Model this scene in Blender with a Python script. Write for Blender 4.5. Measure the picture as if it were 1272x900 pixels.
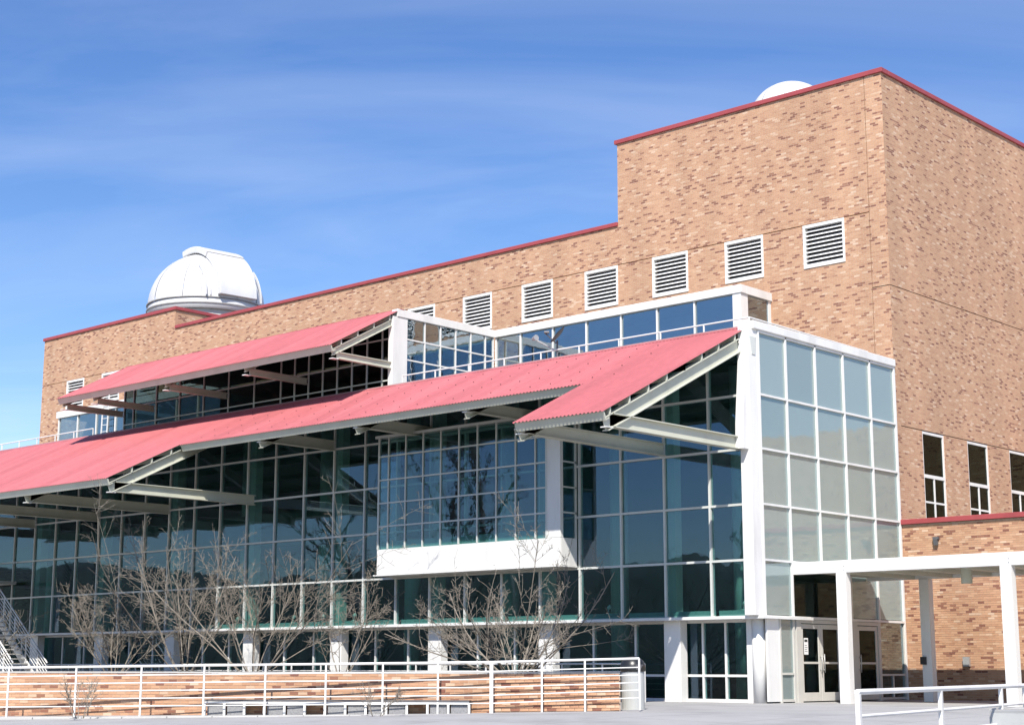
import bpy, math, random
import numpy as np
from mathutils import Matrix, Vector
random.seed(7)
R = math.radians
sc = bpy.context.scene
for o in list(bpy.data.objects): bpy.data.objects.remove(o)
COL = sc.collection

# ------------------------------------------------------------------ camera
CAM = Vector((24.96, -37.48, 0.92)); YAW, PITCH, FPX = R(42.35), R(10.75), 2001.0
cd = bpy.data.cameras.new('camera'); cam = bpy.data.objects.new('camera', cd); COL.objects.link(cam)
cd.sensor_width = 36; cd.lens = 36*FPX/1272; cd.clip_start = .1; cd.clip_end = 5000
cam.location = CAM; cam.rotation_euler = (math.pi/2+PITCH, R(-0.06), YAW)
sc.camera = cam

# ------------------------------------------------------------------ light
SUN = Vector((.68, -1.0, 1.32)).normalized()
w = bpy.data.worlds.new('World'); sc.world = w; w.use_nodes = True
nt = w.node_tree; N = nt.nodes; L = nt.links; bg = N['Background']
sky = N.new('ShaderNodeTexSky'); sky.sky_type = 'NISHITA'; sky.sun_disc = False
sky.sun_elevation = math.asin(SUN.z); sky.sun_rotation = math.atan2(SUN.x, SUN.y)
sky.altitude = 1500; sky.air_density = 1.25; sky.dust_density = .35; sky.ozone_density = 2.4
# thin streaky cirrus: a cloud layer seen at a fixed height (direction divided by its rise)
tc = N.new('ShaderNodeTexCoord'); sep = N.new('ShaderNodeSeparateXYZ'); L.new(tc.outputs['Generated'], sep.inputs[0])
mz = N.new('ShaderNodeMath'); mz.operation = 'ADD'; mz.inputs[1].default_value = .12; L.new(sep.outputs['Z'], mz.inputs[0])
mm = N.new('ShaderNodeMath'); mm.operation = 'MAXIMUM'; mm.inputs[1].default_value = .05; L.new(mz.outputs[0], mm.inputs[0])
dv = N.new('ShaderNodeVectorMath'); dv.operation = 'DIVIDE'; L.new(tc.outputs['Generated'], dv.inputs[0])
cb = N.new('ShaderNodeCombineXYZ')
for i in range(3): L.new(mm.outputs[0], cb.inputs[i])
L.new(cb.outputs[0], dv.inputs[1])
mp = N.new('ShaderNodeMapping'); mp.vector_type = 'TEXTURE'; mp.inputs['Rotation'].default_value = (0, 0, R(36)); mp.inputs['Scale'].default_value = (2.0, .85, 1); L.new(dv.outputs[0], mp.inputs[0])
nz = N.new('ShaderNodeTexNoise'); nz.inputs['Scale'].default_value = 1.5; nz.inputs['Detail'].default_value = 10; nz.inputs['Roughness'].default_value = .55; nz.inputs['Distortion'].default_value = .7
L.new(mp.outputs[0], nz.inputs['Vector'])
mr = N.new('ShaderNodeMapRange'); mr.inputs[1].default_value = .43; mr.inputs[2].default_value = .95; mr.inputs[3].default_value = 0; mr.inputs[4].default_value = .25; L.new(nz.outputs['Fac'], mr.inputs[0])
mx = N.new('ShaderNodeMix'); mx.data_type = 'RGBA'; L.new(mr.outputs[0], mx.inputs['Factor']); hs = N.new('ShaderNodeHueSaturation'); hs.inputs['Saturation'].default_value = 1.25; hs.inputs['Hue'].default_value = .513; L.new(sky.outputs[0], hs.inputs['Color']); L.new(hs.outputs[0], mx.inputs['A']); mx.inputs['B'].default_value = (7.2, 7.6, 8.2, 1)
L.new(mx.outputs['Result'], bg.inputs[0]); bg.inputs[1].default_value = .098
ld = bpy.data.lights.new('sun', 'SUN'); ld.energy = 4.3; ld.angle = R(.53); ld.color = (1, .95, .875)
so = bpy.data.objects.new('sun', ld); COL.objects.link(so); so.rotation_euler = SUN.to_track_quat('Z', 'Y').to_euler(); so.location = (30, -60, 60)
sc.view_settings.view_transform = 'Standard'; sc.view_settings.look = 'None'; sc.view_settings.gamma = 1; sc.view_settings.use_curve_mapping = False
sc.view_settings.exposure = .74
sc.cycles.max_bounces = 8; sc.cycles.transparent_max_bounces = 24; sc.cycles.glossy_bounces = 4; sc.cycles.caustics_reflective = False; sc.cycles.caustics_refractive = False

# ------------------------------------------------------------------ materials
MATS = {}
def nodes(name):
    m = bpy.data.materials.new(name); m.use_nodes = True; MATS[name] = m
    return m, m.node_tree.nodes, m.node_tree.links, m.node_tree.nodes['Principled BSDF']
def ramp(N, stops, interp='LINEAR'):
    r = N.new('ShaderNodeValToRGB'); r.color_ramp.interpolation = interp; e = r.color_ramp.elements
    e[0].position, e[0].color = stops[0][0], (*stops[0][1], 1); e[1].position, e[1].color = stops[-1][0], (*stops[-1][1], 1)
    for p, c in stops[1:-1]:
        k = e.new(p); k.color = (*c, 1)
    return r
def plain(name, col, rough=.6, metal=0, var=.12, scale=2.5, bump=0, bscale=40, streak=0):
    m, N, L, b = nodes(name)
    tc = N.new('ShaderNodeTexCoord'); n = N.new('ShaderNodeTexNoise'); n.inputs['Scale'].default_value = scale; n.inputs['Detail'].default_value = 7; n.inputs['Roughness'].default_value = .62
    src = tc.outputs['Object']
    if streak:
        mp = N.new('ShaderNodeMapping'); mp.inputs['Scale'].default_value = streak; L.new(src, mp.inputs[0]); src = mp.outputs[0]
    L.new(src, n.inputs['Vector'])
    lo = tuple(c*(1-var*1.6) for c in col); hi = tuple(min(1, c*(1+var*.7)) for c in col)
    r = ramp(N, [(.28, lo), (.5, col), (.75, hi)]); L.new(n.outputs['Fac'], r.inputs[0]); L.new(r.outputs[0], b.inputs['Base Color'])
    b.inputs['Roughness'].default_value = rough; b.inputs['Metallic'].default_value = metal
    if bump:
        n2 = N.new('ShaderNodeTexNoise'); n2.inputs['Scale'].default_value = bscale; n2.inputs['Detail'].default_value = 6; L.new(tc.outputs['Object'], n2.inputs['Vector'])
        bp = N.new('ShaderNodeBump'); bp.inputs['Strength'].default_value = bump; bp.inputs['Distance'].default_value = .02; L.new(n2.outputs['Fac'], bp.inputs['Height']); L.new(bp.outputs[0], b.inputs['Normal'])
    return m
BW, BH = .2032, .0677
BRICK_STOPS = [(0, (.225, .094, .064)), (.06, (.265, .118, .076)), (.105, (.33, .16, .10)), (.13, (.45, .246, .148)), (.28, (.495, .279, .168)), (.50, (.515, .296, .178)), (.74, (.535, .315, .19)), (.90, (.555, .34, .212)), (.94, (.60, .40, .265)), (1, (.64, .46, .33))]
def brick_material(name, shift=(0, 0)):
    m, N, L, b = nodes(name)
    def M(op, a, c=None, d=None):
        n = N.new('ShaderNodeMath'); n.operation = op
        for i, v in enumerate((a, c, d)):
            if v is None: continue
            if isinstance(v, (int, float)): n.inputs[i].default_value = v
            else: L.new(v, n.inputs[i])
        return n.outputs[0]
    uv = N.new('ShaderNodeUVMap'); uv.uv_map = 'UVMap'; s = N.new('ShaderNodeSeparateXYZ'); L.new(uv.outputs[0], s.inputs[0])
    v = M('DIVIDE', s.outputs['Y'], BH); row = M('FLOOR', v); fv = M('SUBTRACT', v, row)
    off = M('MULTIPLY', M('FLOORED_MODULO', row, 2), .5)
    u = M('ADD', M('DIVIDE', s.outputs['X'], BW), off); col = M('FLOOR', u); fu = M('SUBTRACT', u, col)
    c = N.new('ShaderNodeCombineXYZ'); L.new(col, c.inputs[0]); L.new(row, c.inputs[1]); c.inputs[2].default_value = shift[0]
    wn = N.new('ShaderNodeTexWhiteNoise'); wn.noise_dimensions = '3D'; L.new(c.outputs[0], wn.inputs['Vector'])
    # colours run a little in patches, as the kiln batches were laid
    n1 = N.new('ShaderNodeTexNoise'); n1.inputs['Scale'].default_value = .35; n1.inputs['Detail'].default_value = 3; L.new(uv.outputs[0], n1.inputs['Vector'])
    val = M('ADD', wn.outputs['Value'], M('MULTIPLY', M('SUBTRACT', n1.outputs['Fac'], .5), .05))
    rp = ramp(N, BRICK_STOPS); L.new(val, rp.inputs[0])
    eu = M('MINIMUM', fu, M('SUBTRACT', 1, fu)); ev = M('MINIMUM', fv, M('SUBTRACT', 1, fv))
    mort = M('MAXIMUM', M('LESS_THAN', eu, .024), M('LESS_THAN', ev, .075))
    n2 = N.new('ShaderNodeTexNoise'); n2.inputs['Scale'].default_value = 18; n2.inputs['Detail'].default_value = 6; L.new(uv.outputs[0], n2.inputs['Vector'])
    g = N.new('ShaderNodeMix'); g.data_type = 'RGBA'; g.blend_type = 'MULTIPLY'; g.inputs['Factor'].default_value = .5
    gr = ramp(N, [(.2, (.62, .6, .58)), (.8, (1.18, 1.18, 1.18))]); L.new(n2.outputs['Fac'], gr.inputs[0]); L.new(rp.outputs[0], g.inputs['A']); L.new(gr.outputs[0], g.inputs['B'])
    # weather streaks down the wall
    mpn = N.new('ShaderNodeMapping'); mpn.inputs['Scale'].default_value = (.9, .12, 1); L.new(uv.outputs[0], mpn.inputs[0])
    n3 = N.new('ShaderNodeTexNoise'); n3.inputs['Scale'].default_value = .8; n3.inputs['Detail'].default_value = 6; L.new(mpn.outputs[0], n3.inputs['Vector'])
    sr = ramp(N, [(.3, (.80, .79, .78)), (.7, (1.07, 1.07, 1.07))]); L.new(n3.outputs['Fac'], sr.inputs[0])
    g2 = N.new('ShaderNodeMix'); g2.data_type = 'RGBA'; g2.blend_type = 'MULTIPLY'; g2.inputs['Factor'].default_value = 1; L.new(g.outputs['Result'], g2.inputs['A']); L.new(sr.outputs[0], g2.inputs['B'])
    mix = N.new('ShaderNodeMix'); mix.data_type = 'RGBA'; L.new(mort, mix.inputs['Factor']); L.new(g2.outputs['Result'], mix.inputs['A']); mix.inputs['B'].default_value = (.47, .345, .25, 1)
    L.new(mix.outputs['Result'], b.inputs['Base Color']); b.inputs['Roughness'].default_value = .88
    bp = N.new('ShaderNodeBump'); bp.inputs['Strength'].default_value = .5; bp.inputs['Distance'].default_value = .008
    L.new(M('ADD', M('SUBTRACT', 1, mort), M('MULTIPLY', n2.outputs['Fac'], .4)), bp.inputs['Height']); L.new(bp.outputs[0], b.inputs['Normal'])
    return m
brick_material('brick')
def brick_piece():
    m, N, L, b = nodes('brick_piece')
    oi = N.new('ShaderNodeObjectInfo'); rp = ramp(N, BRICK_STOPS); L.new(oi.outputs['Random'], rp.inputs[0])
    tc = N.new('ShaderNodeTexCoord'); n = N.new('ShaderNodeTexNoise'); n.inputs['Scale'].default_value = 18; n.inputs['Detail'].default_value = 6; L.new(tc.outputs['Object'], n.inputs['Vector'])
    gr = ramp(N, [(.2, (.7, .68, .66)), (.8, (1.15, 1.15, 1.15))]); L.new(n.outputs['Fac'], gr.inputs[0])
    g = N.new('ShaderNodeMix'); g.data_type = 'RGBA'; g.blend_type = 'MULTIPLY'; g.inputs['Factor'].default_value = .6; L.new(rp.outputs[0], g.inputs['A']); L.new(gr.outputs[0], g.inputs['B'])
    L.new(g.outputs['Result'], b.inputs['Base Color']); b.inputs['Roughness'].default_value = .88
brick_piece()
def glass(name, tint, f0, rough=.0, wave=.02, refl=(1, 1, 1), film=0):
    m, N, L, b = nodes(name); N.remove(b)
    out = N['Material Output']
    tr = N.new('ShaderNodeBsdfTransparent'); tr.inputs[0].default_value = (*tint, 1)
    gl = N.new('ShaderNodeBsdfGlossy'); gl.inputs['Roughness'].default_value = rough; gl.inputs['Color'].default_value = (*refl, 1)
    lw = N.new('ShaderNodeLayerWeight'); lw.inputs['Blend'].default_value = .5
    # Schlick: f0 + (1-f0)(1-cos)^5, facing output is 1-cos at blend .5
    p = N.new('ShaderNodeMath'); p.operation = 'POWER'; p.inputs[1].default_value = 5; L.new(lw.outputs['Facing'], p.inputs[0])
    q = N.new('ShaderNodeMath'); q.operation = 'MULTIPLY_ADD'; q.inputs[1].default_value = 1-f0; q.inputs[2].default_value = f0; L.new(p.outputs[0], q.inputs[0])
    tc = N.new('ShaderNodeTexCoord'); oi = N.new('ShaderNodeObjectInfo')
    ad = N.new('ShaderNodeVectorMath'); ad.operation = 'ADD'; L.new(tc.outputs['Object'], ad.inputs[0]); L.new(oi.outputs['Location'], ad.inputs[1])
    n = N.new('ShaderNodeTexNoise'); n.inputs['Scale'].default_value = 1.6; n.inputs['Detail'].default_value = 2; L.new(ad.outputs[0], n.inputs['Vector'])
    bp = N.new('ShaderNodeBump'); bp.inputs['Strength'].default_value = wave; bp.inputs['Distance'].default_value = .3; L.new(n.outputs['Fac'], bp.inputs['Height']); L.new(bp.outputs[0], gl.inputs['Normal'])
    mx = N.new('ShaderNodeMixShader'); L.new(q.outputs[0], mx.inputs[0]); L.new(tr.outputs[0], mx.inputs[1]); L.new(gl.outputs[0], mx.inputs[2]); res = mx.outputs[0]
    if film:   # pale diffuse and translucent layer over the pane
        df = N.new('ShaderNodeBsdfDiffuse'); df.inputs[0].default_value = (.76, .87, .85, 1); tl = N.new('ShaderNodeBsdfTranslucent'); tl.inputs[0].default_value = (.76, .87, .85, 1)
        a1 = N.new('ShaderNodeMixShader'); a1.inputs[0].default_value = .3; L.new(df.outputs[0], a1.inputs[1]); L.new(tl.outputs[0], a1.inputs[2])
        a2 = N.new('ShaderNodeMixShader'); fm = N.new('ShaderNodeMapRange'); fm.inputs[3].default_value = film*.86; fm.inputs[4].default_value = film*1.14; L.new(oi.outputs['Random'], fm.inputs[0]); L.new(fm.outputs[0], a2.inputs[0]); L.new(res, a2.inputs[1]); L.new(a1.outputs[0], a2.inputs[2]); res = a2.outputs[0]
    L.new(res, out.inputs['Surface'])
    return m
glass('glass_green', (.62, .79, .765), .10, wave=.007, refl=(.56, .67, .92))
glass('glass_silver', (.58, .68, .65), .21, wave=.03, refl=(.88, .98, 1.0), film=.33)
glass('glass_band', (.58, .72, .76), .27, refl=(.85, .93, 1.0))
glass('glass_dark', (.28, .33, .32), .04, refl=(.48, .6, .56))
plain('white_paint', (.72, .71, .685), .45, var=.10, scale=1.3, streak=(1, 1, .25))
plain('frame_paint', (.56, .575, .545), .45, var=.06, scale=1.5)
plain('shaded_steel_paint', (.53, .53, .44), .5, var=.08, scale=1.2)  # darker, greener copy of the white paint, with shade put into the colour
def roof_material():
    m = plain('red_roof', (.45, .128, .134), .45, var=.10, scale=.9, streak=(1.6, .18, .18)); N, L = m.node_tree.nodes, m.node_tree.links; b = N['Principled BSDF']
    src = b.inputs['Base Color'].links[0].from_socket; tc = N.new('ShaderNodeTexCoord'); sp = N.new('ShaderNodeSeparateXYZ'); L.new(tc.outputs['Object'], sp.inputs[0])
    dv = N.new('ShaderNodeMath'); dv.operation = 'DIVIDE'; dv.inputs[1].default_value = .91; L.new(sp.outputs['X'], dv.inputs[0]); fl = N.new('ShaderNodeMath'); fl.operation = 'FLOOR'; L.new(dv.outputs[0], fl.inputs[0])
    wn = N.new('ShaderNodeTexWhiteNoise'); wn.noise_dimensions = '1D'; L.new(fl.outputs[0], wn.inputs['W'])
    rp = ramp(N, [(0, (.93, .92, .92)), (1, (1.05, 1.10, 1.10))]); L.new(wn.outputs['Value'], rp.inputs[0])
    n = N.new('ShaderNodeTexNoise'); n.inputs['Scale'].default_value = 5; n.inputs['Detail'].default_value = 8; L.new(tc.outputs['Object'], n.inputs['Vector']); r2 = ramp(N, [(.3, (.90, .92, .92)), (.7, (1.05, 1.08, 1.08))]); L.new(n.outputs['Fac'], r2.inputs[0])
    for r_ in (rp, r2):
        g = N.new('ShaderNodeMix'); g.data_type = 'RGBA'; g.blend_type = 'MULTIPLY'; g.inputs['Factor'].default_value = 1; L.new(src, g.inputs['A']); L.new(r_.outputs[0], g.inputs['B']); src = g.outputs['Result']
    L.new(src, b.inputs['Base Color'])
roof_material()
plain('door_paint', (.56, .545, .50), .5, var=.06, scale=1.5)
plain('red_coping', (.33, .06, .064), .5, var=.10, scale=1.4)
plain('roof_deck', (.30, .29, .28), .95, var=.15, scale=3, bump=.2)
plain('dark_void', (.035, .035, .035), .9, var=.1)
plain('mortar', (.45, .34, .255), .95, var=.15, scale=9, bump=.2)
plain('dome_white', (.60, .60, .60), .42, var=.06, scale=1.1, streak=(1, 1, .3))
plain('seam_grey', (.33, .32, .31), .6, var=.1)
plain('dome_base', (.50, .50, .48), .7, var=.08)
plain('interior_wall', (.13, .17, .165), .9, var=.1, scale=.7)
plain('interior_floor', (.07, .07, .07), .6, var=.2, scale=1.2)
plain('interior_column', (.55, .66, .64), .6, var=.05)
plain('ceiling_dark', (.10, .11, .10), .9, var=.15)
plain('concrete', (.33, .325, .32), .9, var=.16, scale=.55, bump=.25, bscale=30)
def plaza_joints():
    m = MATS['concrete']; N, L = m.node_tree.nodes, m.node_tree.links; b = N['Principled BSDF']; src = b.inputs['Base Color'].links[0].from_socket
    tc = N.new('ShaderNodeTexCoord'); sp = N.new('ShaderNodeSeparateXYZ'); L.new(tc.outputs['Object'], sp.inputs[0]); outs = []
    for ax in ('X', 'Y'):
        pp = N.new('ShaderNodeMath'); pp.operation = 'PINGPONG'; pp.inputs[1].default_value = 1.2; L.new(sp.outputs[ax], pp.inputs[0])
        lt = N.new('ShaderNodeMath'); lt.operation = 'LESS_THAN'; lt.inputs[1].default_value = .012; L.new(pp.outputs[0], lt.inputs[0]); outs.append(lt.outputs[0])
    mxx = N.new('ShaderNodeMath'); mxx.operation = 'MAXIMUM'; L.new(outs[0], mxx.inputs[0]); L.new(outs[1], mxx.inputs[1])
    g = N.new('ShaderNodeMix'); g.data_type = 'RGBA'; L.new(mxx.outputs[0], g.inputs['Factor']); L.new(src, g.inputs['A']); g.inputs['B'].default_value = (.13, .125, .12, 1); L.new(g.outputs['Result'], b.inputs['Base Color'])
plaza_joints()
plain('kerb_concrete', (.43, .42, .40), .88, var=.10, scale=1.1, bump=.3, bscale=25)
plain('asphalt', (.22, .215, .21), .95, var=.2, scale=.5, bump=.4, bscale=60)
plain('soil', (.09, .065, .045), .98, var=.35, scale=3, bump=.6, bscale=14)
plain('bark_pale', (.235, .205, .168), .9, var=.3, scale=9, bump=.3)
plain('bark_dark', (.17, .14, .115), .9, var=.3, scale=9, bump=.3)
plain('black_plastic', (.018, .019, .02), .35, var=.2)
plain('grey_metal', (.42, .42, .41), .45, metal=.4, var=.08)
plain('soffit_grey', (.30, .31, .28), .7, var=.1)
plain('screw', (.10, .03, .035), .6)
plain('paper', (.82, .82, .80), .8, var=.02)
plain('ink', (.05, .05, .05), .8)
plain('bin_grey', (.42, .43, .42), .6, var=.06)
plain('slab_dark', (.11, .11, .115), .5, var=.12)
plain('granite', (.24, .24, .245), .7, var=.25, scale=30)
plain('hill_wood', (.055, .06, .042), .95, var=.4, scale=.08)
plain('teal_sill', (.30, .42, .41), .6, var=.05)
plain('lawn', (.10, .12, .045), .95, var=.3, scale=.4)

# ------------------------------------------------------------------ helpers
class MB:
    def __init__(s): s.v = []; s.f = []
    def box(s, x0, x1, y0, y1, z0, z1):
        n = len(s.v); s.v += [(x0,y0,z0),(x1,y0,z0),(x1,y1,z0),(x0,y1,z0),(x0,y0,z1),(x1,y0,z1),(x1,y1,z1),(x0,y1,z1)]
        s.f += [tuple(n+i for i in q) for q in ((0,3,2,1),(4,5,6,7),(0,1,5,4),(1,2,6,5),(2,3,7,6),(3,0,4,7))]; return s
    def prism(s, ring, vec):   # extrude a polygon (list of points) along vec
        n = len(s.v); k = len(ring); s.v += [tuple(p) for p in ring]; s.v += [tuple(Vector(p)+Vector(vec)) for p in ring]
        s.f += [tuple(n+i for i in range(k))[::-1], tuple(n+k+i for i in range(k))]
        s.f += [(n+i, n+(i+1) % k, n+k+(i+1) % k, n+k+i) for i in range(k)]; return s
    def bar(s, p, q, wd, ht, up=(0, 0, 1)):
        p, q = Vector(p), Vector(q); d = (q-p).normalized(); r = d.cross(Vector(up)).normalized(); u = r.cross(d)
        s.prism([p-r*wd/2-u*ht/2, p+r*wd/2-u*ht/2, p+r*wd/2+u*ht/2, p-r*wd/2+u*ht/2], q-p); return s
    def ibeam(s, p, q, wd, ht, t=.025, web=.018):
        p, q = Vector(p), Vector(q); d = (q-p).normalized(); r = d.cross(Vector((0, 0, 1))).normalized(); u = r.cross(d)
        s.bar(p+u*(ht/2-t/2), q+u*(ht/2-t/2), wd, t); s.bar(p-u*(ht/2-t/2), q-u*(ht/2-t/2), wd, t); s.bar(p, q, web, ht-2*t); return s
    def tube(s, p, q, r0, r1=None, n=8, caps=True):
        r1 = r0 if r1 is None else r1; p, q = Vector(p), Vector(q); d = (q-p).normalized()
        a = d.cross(Vector((0, 0, 1))) if abs(d.z) < .95 else d.cross(Vector((1, 0, 0))); a.normalize(); b = d.cross(a); k = len(s.v)
        for c, r in ((p, r0), (q, r1)):
            s.v += [tuple(c+a*(r*math.cos(2*math.pi*i/n))+b*(r*math.sin(2*math.pi*i/n))) for i in range(n)]
        s.f += [(k+i, k+(i+1) % n, k+n+(i+1) % n, k+n+i) for i in range(n)]
        if caps: s.f += [tuple(k+i for i in range(n))[::-1], tuple(k+n+i for i in range(n))]
        return s
    def lathe(s, c, prof, n=32, a0=0, a1=2*math.pi):
        k = len(s.v); full = abs(a1-a0-2*math.pi) < 1e-6; m = n if full else n+1
        for r, z in prof:
            s.v += [(c[0]+r*math.cos(a0+(a1-a0)*i/n), c[1]+r*math.sin(a0+(a1-a0)*i/n), c[2]+z) for i in range(m)]
        for j in range(len(prof)-1):
            for i in range(n):
                i2 = (i+1) % m; s.f.append((k+j*m+i, k+j*m+i2, k+(j+1)*m+i2, k+(j+1)*m+i))
        return s
    def mesh(s, name, mat, smooth=False):
        me = bpy.data.meshes.new(name); me.from_pydata(s.v, [], s.f); me.materials.append(MATS[mat])
        if smooth: me.polygons.foreach_set('use_smooth', [True]*len(s.f))
        return me
def set_uv(me):
    uv = me.uv_layers.new(name='UVMap'); vs = me.vertices
    for p in me.polygons:
        n = p.normal
        for li in p.loop_indices:
            c = vs[me.loops[li].vertex_index].co
            if abs(n.z) > .7: uv.data[li].uv = (c.x, c.y)
            else:
                t = Vector((-n.y, n.x, 0)).normalized(); uv.data[li].uv = (c.dot(t)+40.0, c.z+5)
def tag(o, label=None, cat=None, group=None, kind=None):
    if label: o['label'] = label
    if cat: o['category'] = cat
    if group: o['group'] = group
    if kind: o['kind'] = kind
    return o
def link(name, data, parent=None):
    o = bpy.data.objects.new(name, data); COL.objects.link(o)
    if parent is not None:
        o.parent = parent
        if parent.type == 'EMPTY': o.matrix_parent_inverse = Matrix.Translation(-parent.location)
    return o
def thing(name, loc, label, cat, group=None):
    o = link(name, None); o.location = loc; o.empty_display_size = .3; return tag(o, label, cat, group)
def part(name, mb, mat, parent=None, kind=None, smooth=False, uv=False):
    me = mb.mesh(name, mat, smooth)
    if uv or mat == 'brick': set_uv(me)
    o = link(name, me, parent)
    if kind: o['kind'] = kind
    return o
def bev(o, wd=.008, seg=2):
    m = o.modifiers.new('bevel', 'BEVEL'); m.width = wd; m.segments = seg; m.limit_method = 'ANGLE'; return o
UNIT = {}
def unit(kind, mat):
    if (kind, mat) not in UNIT: UNIT[kind, mat] = MB().box(-.5, .5, -.5, .5, -.5, .5).mesh(kind, mat)
    return UNIT[kind, mat]
def pane(parent, x0, x1, y0, y1, z0, z1, mat='glass_green', tilt=.0016):
    o = link('pane', unit('pane', mat), parent)
    o.location = ((x0+x1)/2, (y0+y1)/2, (z0+z1)/2); o.scale = (x1-x0, y1-y0, z1-z0)
    o.rotation_euler = (random.uniform(-tilt, tilt) if x1-x0 > y1-y0 else 0, random.uniform(-tilt, tilt) if y1-y0 > x1-x0 else 0, random.uniform(-tilt, tilt)); return o
# a pixel of the photograph as a direction in plan; met with a line on the ground it gives a post's place
RV = Vector((math.cos(YAW), math.sin(YAW))); FV = Vector((-math.sin(YAW), math.cos(YAW)))
def on_line(px, a, b):
    d = FV*(math.cos(PITCH)*FPX-math.sin(PITCH)*-430)+RV*(px-636); a2 = Vector(a[:2]); e = Vector(b[:2])-a2; c = CAM.xy
    det = d.x*-e.y+d.y*e.x; s = (d.x*(a2.y-c.y)-d.y*(a2.x-c.x))/(d.y*e.x-d.x*e.y)
    return s

# ------------------------------------------------------------------ ground
def gh(x, y):
    p = Vector((x, y))-CAM.xy; q = p.dot(FV); s = p.dot(RV)
    z = 0.0
    if q < 33: z -= .032*(33-max(q, 16))
    z -= .020*max(0, -s+1)*min(1, max(0, (43-q)/8)) if s < 1 else 0
    return max(z, -.68)
def make_ground():
    xs = sorted(set([-1500, -700, -350, -180, -110, 120, 200, 350, 700, 1500]+[-80+1.6*i for i in range(101)])); ys = sorted(set([-1500, -700, -350, -180, -110, 120, 200, 350, 700, 1500]+[-78+1.6*i for i in range(87)]))
    v = [(x, y, gh(x, y)) for y in ys for x in xs]; n = len(xs)
    f = [(j*n+i, j*n+i+1, (j+1)*n+i+1, (j+1)*n+i) for j in range(len(ys)-1) for i in range(n-1)]
    m = MB(); m.v = v; m.f = f
    return tag(part('ground', m, 'concrete', smooth=True), kind='structure')
make_ground()

# ------------------------------------------------------------------ brick building
YF = 7.9
BB = thing('brick_building', (-25, 14, 0), 'long tan brick building with stepped roofline, red metal copings and louvred vents', 'building')
LX = [(-1.575-3.183*i-1.585, -1.575-3.183*i) for i in range(15)]   # louvre openings
ZL0, ZL1 = 14.07, 15.56
m = MB(); YB = YF+.32
m.box(-50.1, -.65, YF, YB, -.3, ZL0)
edges = [-50.1]+[e for a, b in sorted(LX) for e in (a, b)]+[-.65]
for i in range(0, len(edges), 2): m.box(edges[i], edges[i+1], YF, YB, ZL0, ZL1)
m.box(-50.1, -.65, YF, YB, ZL1+.03, 17.05)
m.box(-11.1, -.65, YF, YB, 17.05, 20.21)
m.box(-50.1, -38.5, YF, YB, 17.05, 17.99)
m.box(-.63, 0, YF, YB, -.3, 13.02); m.box(-.63, 0, YF, YB, 13.05, 20.21)
part('front_wall', m, 'brick', BB)
WY = [(9.57, 11.05), (12.68, 14.2), (15.83, 17.35), (18.95, 20.45)]
m = MB(); XB = -.32
m.box(XB, 0, YB, 34, 13.05, 20.21); m.box(XB, 0, YB, 34, 8.515, 13.02)
e = [YB]+[k for a, b in WY for k in (a, b)]+[34]
for i in range(0, len(e), 2): m.box(XB, 0, e[i], e[i+1], 5.6, 8.485)
m.box(XB, 0, YB, 34, -.3, 5.6)
part('side_wall', m, 'brick', BB)
m = MB(); m.box(-11.1, -10.8, YB, 34, 17.05, 20.21); m.box(-38.8, -38.5, YB, 17, 17.05, 17.99); m.box(-50.1, -49.8, YB, 34, -.3, 17.99)
part('return_wall', m, 'brick', BB)
m = MB(); m.box(-49.7, -.36, YF+.36, 33, 16.2, 16.7); m.box(-10.7, -.36, YF+.36, 33, 19.5, 19.7); m.box(-49.7, -38.9, YF+.36, 17, 17.2, 17.4)
part('roof_deck', m, 'roof_deck', BB)
m = MB(); m.box(-49.75, -.34, YF+.30, YF+.33, ZL0-.4, 16.0); m.box(-.34, -.31, YB+.1, 33, 5.0, 13.4)
m.box(-49.75, -.3, YF+.06, YF+.12, ZL1+.005, ZL1+.028); m.box(-.64, -.1, YF+.06, YF+.12, 13.022, 13.048); m.box(-.12, -.06, YB, 33.5, 13.022, 13.048); m.box(-.12, -.06, YB, 33.5, 8.488, 8.512); m.box(-.649, -.631, YF+.03, YF+.1, 10.7, 20.2)
part('joint_backing', m, 'dark_void', BB)
def coping(*b): bev(part('parapet_coping', MB().box(*b), 'red_coping', BB), .012)
coping(-11.2, .07, YF-.07, YF+.42, 20.213, 20.37); coping(-.42, .07, YF+.425, 34, 20.213, 20.368); coping(-11.2, -10.7, YF+.425, 34, 20.213, 20.366)
coping(-38.44, -11.1, YF-.07, YF+.42, 17.053, 17.2)
coping(-50.18, -38.43, YF-.07, YF+.42, 17.993, 18.15); coping(-38.9, -38.43, YF+.425, 17, 17.993, 18.148)
# louvred vents
fr = MB(); ww = LX[0][1]-LX[0][0]; hh = ZL1-ZL0
fr.box(0, .075, -.03, .14, 0, hh); fr.box(ww-.075, ww, -.03, .14, 0, hh); fr.box(.075, ww-.075, -.03, .14, 0, .085); fr.box(.075, ww-.075, -.03, .14, hh-.10, hh)
frm = fr.mesh('louvre_vent', 'white_paint')
sl = MB(); sl.prism([(.08, -.005, 0), (.08, .0, .018), (.08, .105, .098), (.08, .10, .08)], (ww-.16, 0, 0)); slm = sl.mesh('slat', 'white_paint')
for a, b in LX:
    o = link('louvre_vent', frm, BB); o.location = (a, YF, ZL0)
    n = 9
    for k in range(n):
        s_ = link('slat', slm, o); s_.location = (0, 0.02, .10+k*(hh-.21)/n)
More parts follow.
